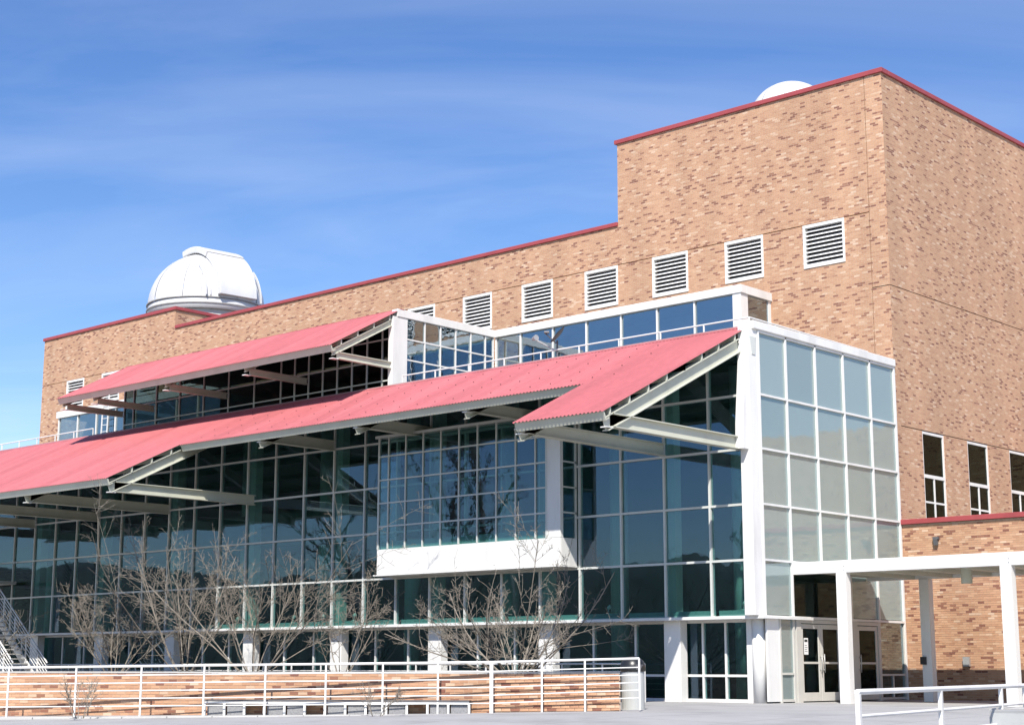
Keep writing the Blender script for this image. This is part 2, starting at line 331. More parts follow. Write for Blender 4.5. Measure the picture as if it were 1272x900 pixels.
# side windows
for a, b in WY:
    m = MB(); t = .07; x0, x1 = -.10, -.02
    m.box(x0, x1, a, a+t, 5.3, 8.485); m.box(x0, x1, b-t, b, 5.3, 8.485); m.box(x0, x1, a+t, b-t, 8.40, 8.485); m.box(x0, x1, a+t, b-t, 6.98, 7.09); m.box(x0, x1, a+t, b-t, 5.3, 5.38)
    c = (a+b)/2; m.box(x0, x1-.01, c-.035, c+.035, 5.38, 6.98); m.box(x0, x1-.02, a+t, c-.035, 6.17, 6.23); m.box(x0, x1-.02, c+.035, b-t, 6.17, 6.23)
    wn = part('window', m, 'white_paint', BB)
    pane(wn, -.07, -.058, a+t, b-t, 7.09, 8.40, 'glass_dark')
    for (p, q) in ((a+t, c-.035), (c+.035, b-t)):
        pane(wn, -.07, -.058, p, q, 6.23, 6.98, 'glass_dark'); pane(wn, -.07, -.058, p, q, 5.38, 6.17, 'glass_dark')
    # a roller blind behind the third window
    if a == WY[2][0]: part('blind', MB().box(-.16, -.15, a+.8, b-.1, 5.4, 6.75), 'paper', wn)
# low wing to the right, bricks modelled one course at a time near the entrance
def brick_stuff(name, a, b, z0, z1, parent, depth=.007, skip=None):
    a, b = Vector(a), Vector(b); d = (b-a); ln = d.length; d.normalize(); nrm = Vector((d.y, -d.x)); V = []; F = []; U = []
    r0 = int(math.ceil(z0/BH)); r1 = int(math.floor(z1/BH)); g = .0048
    for r in range(r0, r1):
        off = (r % 2)*.5*BW; c = 0; u0 = -off
        while u0 < ln:
            s, e = max(0, u0+g), min(ln, u0+BW-g)
            if e-s > .02:
                j = random.uniform(-.002, .002); n = len(V); zz0, zz1 = r*BH+g, (r+1)*BH-g
                for o_ in (depth+j, -.004):
                    for (uu, zz) in ((s, zz0), (e, zz0), (e, zz1), (s, zz1)):
                        q = a+d*uu+nrm*o_; V.append((q.x, q.y, zz))
                F += [(n, n+1, n+2, n+3), (n+1, n, n+4, n+5), (n+2, n+1, n+5, n+6), (n+3, n+2, n+6, n+7), (n, n+3, n+7, n+4)]
                U += [((c+.5)*BW-off+300+a.x, (r+.5)*BH)]*5
            u0 += BW; c += 1
    me = bpy.data.meshes.new(name); me.from_pydata(V, [], F); me.materials.append(MATS['brick'])
    uv = me.uv_layers.new(name='UVMap'); flat = []
    for f_, u_ in zip(F, U):
        for _ in f_: flat += [round((u_[0])/BW)*BW+(.5*BW if False else .1*BW)+.4*BW*0, u_[1]]
    # every face of a brick looks up the same cell of the wall's colour table
    uv.data.foreach_set('uv', flat)
    o = link(name, me, parent); o['kind'] = 'stuff'; return o
m = MB(); m.box(.003, 16, YF+.014, YF+.3, -.4, 5.33)
lw = part('wing_wall', m, 'mortar', BB)
brick_stuff('brick_courses', (.01, YF+.014), (9.5, YF+.014), -.2, 5.34, lw)
coping(.02, 16.1, YF-.08, YF+.42, 5.335, 5.49)
part('wing_roof', MB().box(.02, 16, YF+.43, 20, 5.0, 5.2), 'roof_deck', BB)
part('back_wing', MB().box(.3, 42, 20.5, 32, -.3, 10.6), 'brick', BB)
# wall lamp over the canopy, call box by the rear post
m = MB(); m.box(1.12, 1.30, YF-.10, YF, 4.82, 4.90); m.prism([(1.15, YF-.02, 4.82), (1.15, YF-.14, 4.82), (1.15, YF-.10, 4.64), (1.15, YF-.02, 4.64)], (.12, 0, 0))
part('wall_lamp', m, 'slab_dark', BB)
part('wall_box', MB().box(1.92, 2.12, YF-.10, YF-.002, 1.0, 1.28), 'grey_metal', BB)

# ------------------------------------------------------------------ observatory domes
def dome(loc, rr, rot, label, big=True):
    d = thing('observatory_dome', loc, label, 'dome', None); x, y, z = loc; n = 48
    part('base_ring', MB().lathe((x, y, z-2.4), [(rr*.93, 0), (rr*.93, 2.2)], n), 'dome_base', d, smooth=True)
    part('skirt', MB().lathe((x, y, z), [(rr*.97, -.55), (rr*1.0, -.52), (rr*1.0, -.02), (rr*.985, 0)], n), 'dome_white', d, smooth=True)
    sm = MB().lathe((x, y, z), [(rr*1.005, -.30), (rr*1.022, -.30), (rr*1.022, -.25), (rr*1.005, -.25)], n); sm.lathe((x, y, z), [(rr*1.0, .0), (rr*1.022, .0), (rr*1.022, .05), (rr*1.0, .05)], n)
    part('ring_seam', sm, 'seam_grey', d, smooth=False)
    NG = 20
    for k in range(NG):   # one gore panel after the other, each a hair proud of the next
        prof = [(rr*math.cos(t)*(1.0 if k % 2 else 1.005), rr*math.sin(t)*.965) for t in [i*math.pi/2/14*.995 for i in range(15)]]
        g = MB().lathe((x, y, z), prof, 4, rot+2*math.pi*k/NG+.004, rot+2*math.pi*(k+1)/NG-.004); part('gore_panel', g, 'dome_white', d, smooth=True)
    if big:
        # shutter: a wide band standing proud of the shell, over the zenith and down one side
        dr = Vector((math.cos(rot), math.sin(rot), 0)); sd = Vector((-dr.y, dr.x, 0)); c = Vector(loc); hw = rr*.36
        def band(name, t0, t1, k0, k1, hw, mat, nseg=16):
            mb = MB(); ring = []
            for i in range(nseg+1):
                t = t0+(t1-t0)*i/nseg
                for s in (-1, 1):
                    for k in (k0, k1):
                        ring.append(c+dr*(rr*k*math.cos(t))+sd*(s*hw)+Vector((0, 0, rr*k*math.sin(t)*.97)))
            mb.v = [tuple(p) for p in ring]
            for i in range(nseg):
                a = i*4; b = a+4
                mb.f += [(a+1, a+3, b+3, b+1), (a, a+1, b+1, b), (a+3, a+2, b+2, b+3), (a+2, a, b, b+2)]
            mb.f += [(0, 2, 3, 1), (nseg*4, nseg*4+1, nseg*4+3, nseg*4+2)]
            return part(name, mb, mat, d)
        s1 = band('shutter_door', R(3), R(56), .96, 1.06, hw, 'dome_white'); bev(s1, .02)
        s2 = band('shutter_cap', R(57), R(104), .96, 1.078, hw*1.03, 'dome_white'); bev(s2, .05, 3)
        band('shutter_seam', R(55.8), R(57.2), .97, 1.068, hw*.99, 'seam_grey', 2)
        # lifting ribs beside the shutter on the far flank
        for s in (-1, 1):
            for k in (1.28, 1.5):
                mb = MB(); pts = [c+dr*(rr*1.0*math.cos(t)*.90)+sd*(s*hw*k)+Vector((0, 0, rr*math.sin(t)*.86)) for t in [R(2+5*i) for i in range(10)]]
                for p, q in zip(pts, pts[1:]): mb.bar(p, q, .05, .12)
                part('rib', mb, 'dome_white', d)
    return d
dome((-42.6, 12.75, 19.42), 3.02, R(-6), 'large white observatory dome with a raised shutter band above the brick parapet')
dome((-6.97, 13.45, 21.55), 1.62, R(60), 'small plain white dome showing just over the tower parapet', big=False)

# ------------------------------------------------------------------ glazed atrium
GA = thing('glass_atrium', (-20, 2, 0), 'long glazed atrium under a stepped overhanging red corrugated roof', 'atrium')
MX, MY = 1.605, 1.58
ZR = [2.36, 3.88, 5.42, 6.97, 8.50, 10.05]
NX = 29; XL = -NX*MX
BX0, BX1, BY, BZ0, BZ1 = -14.52, -6.5, -.83, 3.96, 8.5     # bay window
m = MB()
for k in range(1, NX+1):
    x = -k*MX; z0 = ZR[0]
    m.box(x-.032, x+.032, -.05, .10, z0, 10.2)
for z in ZR[1:-1]+[10.05]: m.box(XL, -.35, -.048+.002, .098, z-.032, z+.032)
m.box(XL, -.35, -.04, .12, 10.2, 10.40)
fw = part('front_glazing', m, 'frame_paint', GA)
for k in range(NX):
    x0, x1 = -(k+1)*MX+.032, -k*MX-.032
    if k == 0: x1 = -.36
    for j in range(len(ZR)-1):
        z0, z1 = ZR[j]+.032, ZR[j+1]-.032
        if BX0+.2 < (x0+x1)/2 < BX1-.2 and BZ0 < (z0+z1)/2 < BZ1: continue
        if x0 < -42: continue
        pane(fw, x0, x1, .018, .030, z0, z1)
m = MB()
m.box(XL, -42.0, .018, .03, 2.36, 10.05); part('end_glazing', m, 'glass_green', GA)
bev(part('ledge', MB().box(XL, .16, -.13, .72, 2.27, 2.355), 'white_paint', GA), .01)
part('ledge_return', MB().box(.0, .13, .725, 2.45, 2.275, 2.352), 'white_paint', GA)
# ground floor glazing, set back under the ledge
m = MB(); YL = .62
for k in range(1, NX): x = -k*MX; m.box(x-.03, x+.03, YL-.04, YL+.08, .03, 2.27)
for k in (0,): m.box(-2.42, -2.36, YL-.04, YL+.08, .03, 2.27)
m.box(XL, -.62, YL-.038, YL+.078, .70, .765); m.box(XL, -.62, YL-.05, YL+.09, .0, .09); m.box(XL, -.62, YL-.038, YL+.078, 2.2, 2.27)
lf = part('ground_floor_glazing', m, 'white_paint', GA)
for k in range(24):
    for z0, z1 in ((.765, 2.2), (.09, .70)):
        if z0 < .5 and k > 3: continue
        if k == 0: pane(lf, -MX+.03, -.64, YL+.01, YL+.022, z0, z1)
        elif k == 1: pane(lf, -2.36, -MX-.03, YL+.01, YL+.022, z0, z1); pane(lf, -2*MX+.03, -2.42, YL+.01, YL+.022, z0, z1)
        else: pane(lf, -(k+1)*MX+.03, -k*MX-.03, YL+.01, YL+.022, z0, z1)
m = MB(); m.box(XL, -24*MX, YL+.01, YL+.022, .09, 2.2); m.box(-24*MX, -4*MX, YL+.01, YL+.022, .09, .70); part('base_glazing', m, 'glass_green', GA)
COLX = [-3.2-4.82*k for k in range(9)]
for x in COLX:
    bev(part('column', MB().box(x-.29, x+.29, .22, .56, -.1, 2.27), 'white_paint', GA), .012)
    part('inner_column', MB().box(x-.17, x+.17, .22, .55, 2.36, 10.2), 'frame_paint', GA)
    part('hall_column', MB().tube((x, 3.9, 0), (x, 3.9, 10.2), .30, n=16), 'interior_column', GA, smooth=True)
# corner: tapered steel column, with the cut-back corner below the ledge
m = MB(); m.box(-.33, .015, -.30, .15, 2.356, 10.56)
m.prism([(-.31, -.30, 10.1), (-.31, -.30, 6.9), (-.31, -.58, 6.9), (-.31, -.56, 7.6)], (.26, 0, 0))
bev(part('corner_column', m, 'white_paint', GA), .01)
m = MB(); m.prism([(.016, -.24, 10.1), (.016, .10, 10.1), (.016, .02, 9.6), (.016, -.14, 9.6)], (.02, 0, 0)); part('gusset_plate', m, 'frame_paint', GA)
m = MB(); m.tube((-.33, .35, -.05), (-.33, .35, 2.27), .19, n=20); part('corner_post', m, 'white_paint', GA, smooth=True)
m = MB(); m.box(-.70, -.50, .30, .64, -.05, 2.27); part('corner_jamb', m, 'white_paint', GA)
m = MB(); m.box(-.06, 0, .28, .86, .04, 2.27); part('corner_panel', m, 'white_paint', GA)
# side glazing
m = MB(); SY = [MY*k for k in range(6)]
for k in range(1, 5): m.box(-.09, .05, SY[k]-.03, SY[k]+.03, 3.88 if k == 2 else 2.36, 10.33)
m.box(-.09, .05, 7.80, 7.88, 0, 10.33); m.box(-.09, .05, .15, .21, 2.36, 10.33)
for z in ZR[1:-1]: m.box(-.088, .048, .21, 7.8, z-.03, z+.03)
m.box(-.088, .048, .21, 7.8, 2.3, 2.37); m.box(-.09, .05, .21, 7.8, 10.27, 10.33)
sg = part('side_glazing', m, 'white_paint', GA)
for k in range(5):
    for j in range(5):
        z0, z1 = ZR[j]+.03, (ZR[j+1]-.03 if j < 4 else 10.27)
        if j == 0 and k == 1: pane(sg, -.02, -.008, SY[1]+.03, SY[3]-.03, 2.37, 3.85, 'glass_dark'); continue
        if j == 0 and k == 2: continue
        pane(sg, -.02, -.008, SY[k]+.03 if k else .21, SY[k+1]-.03, z0, z1, 'glass_silver' if j or k == 0 else 'glass_silver', tilt=.003)
# below the transom: sidelights, double door, single door
m = MB(); x0, x1 = -.08, .03
for a, b in ((.86, .93), (1.55, 1.63), (1.72, 1.95), (4.06, 4.13), (4.72, 5.02), (6.22, 6.36), (7.78, 7.86)): m.box(x0, x1, a, b, .0, 2.3)
m.box(x0, x1-.01, .93, 1.55, .76, .82); m.box(x0, x1-.01, .93, 1.55, .03, .10); m.box(x0, x1-.01, 6.36, 7.78, .72, .78); m.box(x0, x1-.01, 6.36, 7.78, .02, .09); m.box(x0, x1-.02, 7.04, 7.10, .09, .72)
m.box(x0, x1-.01, 4.13, 4.72, .72, .78); m.box(x0, x1-.01, 4.13, 4.72, .03, .09); m.box(x0, x1-.005, 1.95, 4.06, 2.19, 2.29); m.box(x0, x1-.005, 5.02, 6.22, 2.19, 2.29)
es = part('entrance_screen', m, 'door_paint', GA)
for a, b, z0, z1 in ((.93, 1.55, .10, .76), (.93, 1.55, .82, 2.3), (6.36, 7.04, .09, .72), (7.10, 7.78, .09, .72), (6.36, 7.78, .78, 2.3), (4.13, 4.72, .09, .72), (4.13, 4.72, .78, 2.3)):
    pane(es, -.03, -.018, a, b, z0, z1, 'glass_silver' if a < 1 else 'glass_band')
def door(a, b, hinge, notice=False):
    m = MB(); x0, x1 = -.055, .0; t = .12
    m.box(x0, x1, a, a+t, .03, 2.17); m.box(x0, x1, b-t, b, .03, 2.17); m.box(x0, x1, a+t, b-t, 2.04, 2.17); m.box(x0, x1, a+t, b-t, .03, .27); m.box(x0, x1-.005, a+t, b-t, 1.06, 1.12)
    d = part('door', m, 'door_paint', GA); bev(d, .006)
    pane(d, -.035, -.023, a+t, b-t, .27, 1.06, 'glass_dark'); pane(d, -.035, -.023, a+t, b-t, 1.12, 2.04, 'glass_dark')
    h = a+t*.5 if hinge == 'r' else b-t*.5
    hd = MB(); hd.tube((.07, h, .82), (.07, h, 1.34), .016, n=8); hd.tube((0, h, .9), (.07, h, .9), .014, n=8); hd.tube((0, h, 1.26), (.07, h, 1.26), .014, n=8); part('handle', hd, 'grey_metal', d, smooth=True)
    if notice:
        pp = part('notice_paper', MB().box(-.021, -.018, a+.18, a+.40, 1.32, 1.78), 'paper', d)
        k = MB(); k.box(-.0178, -.0168, a+.21, a+.37, 1.67, 1.74)
        for i in range(4): k.box(-.0178, -.0168, a+.22, a+.36-.03*(i % 2), 1.40+.055*i, 1.415+.055*i)
        part('printed_lines', k, 'ink', d)
door(1.96, 3.0, 'l', True); door(3.01, 4.05, 'r'); door(5.03, 6.21, 'r')
# terrace slab, fascia on the side, lining behind
bev(part('side_fascia', MB().box(-.25, .09, -.12, 7.88, 10.335, 10.575), 'white_paint', GA), .02)
part('terrace_deck', MB().box(XL, -.26, .05, 7.88, 10.41, 10.50), 'roof_deck', GA)
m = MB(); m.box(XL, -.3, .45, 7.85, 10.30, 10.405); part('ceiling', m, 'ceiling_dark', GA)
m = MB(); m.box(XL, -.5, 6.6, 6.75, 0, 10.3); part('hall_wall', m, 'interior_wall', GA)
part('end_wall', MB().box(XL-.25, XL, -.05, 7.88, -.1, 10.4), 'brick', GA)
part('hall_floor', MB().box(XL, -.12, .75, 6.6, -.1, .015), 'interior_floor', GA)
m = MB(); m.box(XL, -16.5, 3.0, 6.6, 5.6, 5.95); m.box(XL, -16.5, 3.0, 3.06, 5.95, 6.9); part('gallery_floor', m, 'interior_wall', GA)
for k in range(16):
    x0 = -(k+1)*MX
    if BX0-.1 < x0 < BX1-1.4 : pass
    part('sill_box', MB().box(x0+.12, x0+MX-.12, .14, .34, 2.36, 2.52), 'teal_sill', GA)
for k in (0, 3, 10, 11, 12, 14, 16):
    x = -(k+.45)*MX; m = MB(); m.tube((x, .24, 2.52), (x, .24, 2.545), .09, n=12); m.tube((x, .24, 2.54), (x, .24, 2.68), .014, n=8); m.tube((x-.02, .24, 2.68), (x+.1, .22, 2.74), .05, .065, n=10)
    part('uplight', m, 'white_paint', GA, smooth=True)

# ------------------------------------------------------------------ bay window
m = MB()
m.box(BX0, BX1, BY, BY+.05, BZ0, 4.78); m.box(BX1-.05, BX1, BY+.05, -.05, BZ0, 4.78); m.box(BX0, BX0+.05, BY+.05, -.05, BZ0, 4.78); m.box(BX0+.05, BX1-.05, BY+.05, -.05, BZ0+.02, BZ0+.06)
by = bev(part('bay_window', m, 'white_paint', GA), .01)
part('drip_sill', MB().box(BX0-.12, BX1+.02, BY-.05, -.06, BZ0-.045, BZ0-.003), 'white_paint', by)
m = MB(); PX = .81
mx_ = [BX0+.02]+[-7.5-.815*k for k in range(8, -1, -1)]+[-7.05]
for x in mx_[1:-1]: m.box(x-.024, x+.024, BY-.01, BY+.07, 4.782, BZ1)
BZ = [4.78, 5.54, 6.31, 7.08, 7.87, 8.46]
for z in BZ[1:-1]: m.box(BX0, -7.0, BY-.008, BY+.068, z-.024, z+.024)
m.box(BX0, BX0+.07, BY-.01, BY+.07, 4.782, BZ1); m.box(BX0-.15, BX1, BY-.02, BY+.08, BZ1, BZ1+.09); m.box(-7.05-.03, -7.05+.03, BY-.012, BY+.07, 4.782, BZ1)
for z in BZ[1:-1]: m.box(BX1-.06, BX1-.0, BY+.1, -.05, z-.024, z+.024)
m.box(BX1-.06, BX1, -.13, -.05, 4.782, BZ1); m.box(BX0, BX1, BY+.09, -.06, BZ1+.01, BZ1+.07)
bf = part('bay_frame', m, 'frame_paint', by)
bev(part('corner_plate', MB().box(-7.02, BX1+.004, BY-.004, BY+.14, 4.783, BZ1-.003), 'white_paint', by), .01)
for i in range(len(mx_)-1):
    for j in range(5): pane(by, mx_[i]+.02, mx_[i+1]-.02, BY+.025, BY+.037, BZ[j]+.02, BZ[j+1]-.02)
for j in range(5): pane(by, BX1-.04, BX1-.028, BY+.15, -.13, BZ[j]+.02, BZ[j+1]-.02)
part('inner_sill', MB().box(BX0+.1, BX1-.1, BY+.08, BY+.3, 4.7, 5.05), 'teal_sill', by)

# ------------------------------------------------------------------ red corrugated roofs
def corrugated(name, segs, z_of, parent, per=.13, amp=.017):
    V = []; F = []; ns = 6; st = per/ns
    for xa, xb, ya, yb in segs:
        n = int(round((xb-xa)/st)); base = len(V); rows = [ya, yb]
        for i in range(n+1):
            x = xa+i*(xb-xa)/n; c = amp*math.cos(2*math.pi*x/per)
            for y in rows:
                V.append((x, y, z_of(y)+c)); V.append((x, y, z_of(y)+c-.004))
        for i in range(n):
            a = base+i*4; b = a+4
            F += [(a, a+2, b+2, b), (a+1, b+1, b+3, a+3), (a, b, b+1, a+1), (a+2, a+3, b+3, b+2)]
        F += [(base, base+1, base+3, base+2), (base+n*4, base+n*4+2, base+n*4+3, base+n*4+1)]
    mb = MB(); mb.v = V; mb.f = F
    o = part(name, mb, 'red_roof', parent); o.data.materials.append(MATS['soffit_grey'])
    mi = np.zeros(len(F), dtype=np.int32); k = 0
    for xa, xb, ya, yb in segs:
        n = int(round((xb-xa)/st)); mi[k+1:k+4*n:4] = 1; k += 4*n+2
    o.data.polygons.foreach_set('material_index', mi); return o
zl = lambda y: 10.44+.487*y
E1, E2, XR1, XR2, XR3 = -6.55, -3.62, -.18, -3.23, -21.87
rf = corrugated('roof', [(XR2, XR1, 0.04, E1), (XR3, XR2, 0.04, E2), (XL, XR3, 0.04, E1)], zl, GA)
ridge = MB(); ridge.prism([(XL, -.12, zl(-.12)+.02), (XL, .12, 10.52), (XL, .12, 10.48), (XL, -.12, zl(-.12)+.012)], (-XL+XR1, 0, 0)); part('ridge_flashing', ridge, 'red_roof', rf)
def eave_fascia(x0, x1, ye, zf, parent):
    m = MB(); sl_ = zf(1)-zf(0); d_ = Vector((0, 1, sl_)).normalized(); n_ = Vector((0, sl_, -1)).normalized(); o_ = Vector((x0+.02, ye+.05, zf(ye+.05)-.028)); m.prism([o_, o_+d_*.04, o_+d_*.04+n_*.24, o_+n_*.24], (x1-x0-.04, 0, 0)); m.prism([o_+d_*.041+n_*.215, o_+d_*.16+n_*.215, o_+d_*.16+n_*.24, o_+d_*.041+n_*.24], (x1-x0-.04, 0, 0)); part('eave_channel', m, 'shaded_steel_paint', parent)
eave_fascia(XR2, XR1, E1, zl, GA); eave_fascia(XR3, XR2-.01, E2, zl, GA); eave_fascia(XL, XR3, E1, zl, GA)
def purlins(x0, x1, ya, yb, zf, parent, step=.80):
    y = ya
    while y > yb+.3:
        m = MB(); z = zf(y)-.025; m.box(x0+.03, x1-.03, y-.025, y+.025, z-.19, z); part('purlin', m, 'shaded_steel_paint', parent); y -= step
purlins(XR2, XR1, -3.0, E1, zl, GA); purlins(XL, XR3, -3.9, E1, zl, GA); purlins(XL, XR1, -.6, -3.7, zl, GA)
def rafter(x, ye, zf, zs, y_wall=-.02, wd=.22, parent=None, dep=.36, sh=.36):
    p = (x, ye+.22, zf(ye+.22)-.23-dep/2); q = (x, y_wall, zf(y_wall)-.23-dep/2)
    part('rafter', MB().ibeam(p, q, wd, dep), 'shaded_steel_paint', parent)
    part('strut', MB().ibeam((x, ye+.45, zs), (x, y_wall-.04, zs), wd, sh), 'shaded_steel_paint', parent)
    tip = MB(); tip.box(x-.10, x+.10, ye+.2, ye+.46, zs-sh/2-.03, zs-sh/2-.003); part('bearing_plate', tip, 'white_paint', parent)
rafter(-.32, E1, zl, 7.08, y_wall=-.32, parent=GA); rafter(COLX[0], E1, zl, 7.18, parent=GA)
for x in COLX[1:4]: rafter(x, E2, zl, 8.62, parent=GA)
rafter(XR3-.16, E1, zl, 7.0, parent=GA)
for x in COLX[5:]: rafter(x, E1, zl, 7.0, parent=GA)
# dark fastener heads in rows over the middle stretch
m = MB()
for i in range(46):
    for j in range(4):
        x = XR3+.2+i*.78+(j % 2)*.39; y = -.55-j*.85
        if x < -2.2: m.tube((x, y, zl(y)-.01), (x, y, zl(y)+.028), .014, n=6)
part('fastener_heads', m, 'screw', rf, kind='stuff')

# ------------------------------------------------------------------ rooftop clerestory and terrace glazing
CL = thing('rooftop_clerestory', (-24, 3.5, 10.5), 'upper clerestory behind the terrace with its own short red corrugated roof', 'clerestory')
CX0, CX1, CY = -32.4, -15.7, 1.13; ZC = [10.52, 10.95, 11.70, 12.45, 13.16]
CM = [CX1-.8*i for i in range(1, 9)]; 
while CM[-1]-1.6 > CX0+.3: CM.append(CM[-1]-1.6)
m = MB()
for k in CM+[CX0+.03]: m.box(k-.022, k+.022, CY-.04, CY+.06, 10.52, 13.1)
for z in ZC[1:-1]: m.box(CX0, CX1-.2, CY-.038, CY+.058, z-.022, z+.022)
m.box(CX0, CX1-.2, CY-.06, CY+.08, 10.5, 10.62); m.box(CX0, CX1-.2, CY-.05, CY+.07, 13.05, 13.16)
cf = part('front_glazing', m, 'frame_paint', CL)
for x1, x0 in zip([CX1-.23]+CM, CM+[CX0+.03]):
    for z0, z1 in zip([10.62]+ZC[2:-1], ZC[2:-1]+[13.05]): pane(cf, x0+.022, x1-.022, CY+.01, CY+.02, z0+.022, z1-.022, 'glass_dark')
def corner_stack(x):
    bev(part('corner_column', MB().box(x-.2, x+.03, CY-.30, CY+.42, 10.5, 13.17), 'white_paint', CL), .01)
corner_stack(CX1)
m = MB(); RY = [1.55, 2.44, 3.24, 4.03, 4.83, 5.62, 6.05]
for y in RY[1:]: m.box(CX1-.06, CX1+.02, y-.024, y+.024, 10.5, 13.17)
for z in (11.69, 12.43): m.box(CX1-.058, CX1+.018, 1.55, 6.05, z-.024, z+.024)
m.box(CX1-.07, CX1+.03, 1.55, 6.05, 10.5, 10.6)
rg = part('side_glazing', m, 'white_paint', CL)
for a, b in zip(RY, RY[1:]):
    for z0, z1 in ((10.6, 11.666), (11.714, 12.406), (12.454, 13.17)): pane(rg, CX1-.03, CX1-.02, a+.024, b-.024, z0, z1, 'glass_band')
bev(part('side_fascia', MB().box(CX1-.25, CX1+.06, CY-.1, 6.1, 13.175, 13.46), 'white_paint', CL), .015)
part('flat_roof', MB().box(CX0, CX1-.26, CY+.1, 6.1, 13.2, 13.36), 'roof_deck', CL)
zu = lambda y: 13.43+.535*(y-CY)
EU = -2.12
ur = corrugated('roof', [(CX0-.05, CX1+.06, CY+.05, EU)], zu, CL)
part('ridge_flashing', MB().box(CX0-.05, CX1+.06, CY+.02, CY+.22, 13.44, 13.475), 'red_roof', ur)
eave_fascia(CX0-.05, CX1+.06, EU, zu, CL); purlins(CX0-.02, CX1+.04, .7, EU, zu, CL, .75)
for x in (CX1-.09, -20.5, -25.3, -30.1, CX0+.1): rafter(x, EU, zu, 11.40, y_wall=CY-.07, parent=CL, dep=.22, wd=.15, sh=.24)
m = MB(); m.box(CX0+.1, CX1-.3, 6.3, 6.4, 10.5, 13.2); part('back_wall', m, 'interior_wall', CL)

TG = thing('terrace_glazing', (-15, 6.17, 10.5), 'low glazed band with white fascia set against the brick wall above the terrace', 'window band')
BYY = 6.17
def band(xa, xb, ret, step, last=None):
    m = MB(); xs = []; x = xb
    while x > xa+.3: xs.append(x); x -= step
    xs.append(xa)
    for x in xs[1:-1]: m.box(x-.03, x+.03, BYY-.05, BYY+.07, 10.5, 13.17)
    m.box(xa, xb, BYY-.048, BYY+.068, 11.82, 11.87); m.box(xa, xb, BYY-.06, BYY+.08, 10.5, 10.6)
    m.box(xa, xa+.07, BYY-.05, BYY+.07, 10.5, 13.17)
    f = part('band_frame', m, 'white_paint', TG)
    for p, q in zip(xs, xs[1:]):
        pane(f, q+.03, p-.03, BYY+.01, BYY+.022, 11.87, 13.17, 'glass_band'); pane(f, q+.03, p-.03, BYY+.01, BYY+.022, 10.6, 11.82, 'glass_band')
    return f
BR = -4.52
f1 = band(-15.66, -4.85, True, 1.59)
bev(part('band_fascia', MB().box(-15.63, BR+.05, BYY-.12, BYY+.2, 13.173, 13.45), 'white_paint', TG), .015)
bev(part('band_corner', MB().box(-4.85, BR, BYY-.08, BYY+.35, 10.5, 13.171), 'white_paint', TG), .01)
part('end_fascia', MB().box(BR-.3, BR+.05, BYY+.205, YF-.005, 13.173, 13.448), 'white_paint', TG)
m = MB(); m.box(BR-.07, BR, YF-.16, YF-.005, 10.5, 13.17); m.box(BR-.06, BR-.01, BYY+.35, YF-.16, 11.82, 11.87); e_ = part('end_frame', m, 'white_paint', TG)
pane(e_, BR-.045, BR-.033, BYY+.35, YF-.16, 11.87, 13.17, 'glass_band'); pane(e_, BR-.045, BR-.033, BYY+.35, YF-.16, 10.55, 11.82, 'glass_band')
part('band_roof', MB().box(-15.6, BR-.3, BYY+.2, YF-.004, 13.2, 13.40), 'roof_deck', TG)
part('room_wall', MB().box(-15.6, -4.9, YF-.1, YF-.01, 10.5, 13.2), 'interior_wall', TG)
f2 = band(-45.5, -32.45, False, 1.62)
part('band_fascia', MB().box(-45.6, -32.45, BYY-.12, BYY+.2, 13.173, 13.5), 'white_paint', TG)
part('band_roof', MB().box(-45.6, -32.45, BYY+.21, YF-.004, 13.2, 13.45), 'roof_deck', TG)
part('room_wall', MB().box(-45.5, -32.45, YF-.1, YF-.01, 10.5, 13.2), 'interior_wall', TG)
# roof ladder
ldr = thing('roof_ladder', (-41.2, 5.9, 10.5), 'slim white ladder leaning on the terrace glazing at the far end', 'ladder')
for s in (-1, 1): part('rail', MB().bar((-41.2+s*.24, 5.95, 10.5), (-41.2+s*.24, 6.02, 14.0), .05, .05, (0, 1, 0)), 'white_paint', ldr)
for k in range(10): part('rung', MB().tube((-41.44, 5.95+.007*k, 10.8+.32*k), (-40.96, 5.95+.007*k, 10.8+.32*k), .018, n=6), 'white_paint', ldr)

# ------------------------------------------------------------------ railings
def railing(name, label, pts, hts, posts, rails, parent=None, top_r=.026, rail_r=.0125, post_w=.038, wide=(), mat='white_paint', group=None):
    """pts: base polyline, hts: height at each point, posts: (segment, s), rails: fractions of the height"""
    t = thing(name, tuple((Vector(pts[0])+Vector(pts[-1]))/2), label, 'railing', group)
    for fr_ in rails:
        m = MB(); r = top_r if fr_ == 1 else rail_r
        for i in range(len(pts)-1):
            a = Vector(pts[i]); b = Vector(pts[i+1]); m.tube(a+Vector((0, 0, hts[i]*fr_)), b+Vector((0, 0, hts[i+1]*fr_)), r, n=8)
        part('rail', m, mat, t, smooth=False)
    for n, (i, s) in enumerate(posts):
        p = Vector(pts[i]).lerp(Vector(pts[i+1]), s); h = hts[i]+(hts[i+1]-hts[i])*s; k = post_w*(2.0 if n in wide else 1)
        d = (Vector(pts[i+1])-Vector(pts[i])).xy.normalized(); m = MB(); m.bar(p-Vector((0, 0, .05)), p+Vector((0, 0, h)), k, k*.6+.012, (d.y, -d.x, 0)); part('post', m, mat, t)
    return t
A0, B0, C0 = (-9.29, -18.57, -.165), (.51, -11.32, -.04), (2.60, -8.77, .08)
pxl = [8.6, 92.7, 174, 252.4, 328.7, 404, 475, 543.7]; pxr = [673, 726.8]
posts = [(0, on_line(p, A0, B0)) for p in pxl]+[(0, 1.0)]+[(1, on_line(p, B0, C0)) for p in pxr]+[(1, .999)]
railing('plaza_railing', 'white steel railing with six rails in front of the brick planter wall', [A0, B0, C0], [1.08, 1.10, 1.065], posts, [1, .82, .665, .51, .355, .20], wide=(8,))
yb_ = -.95
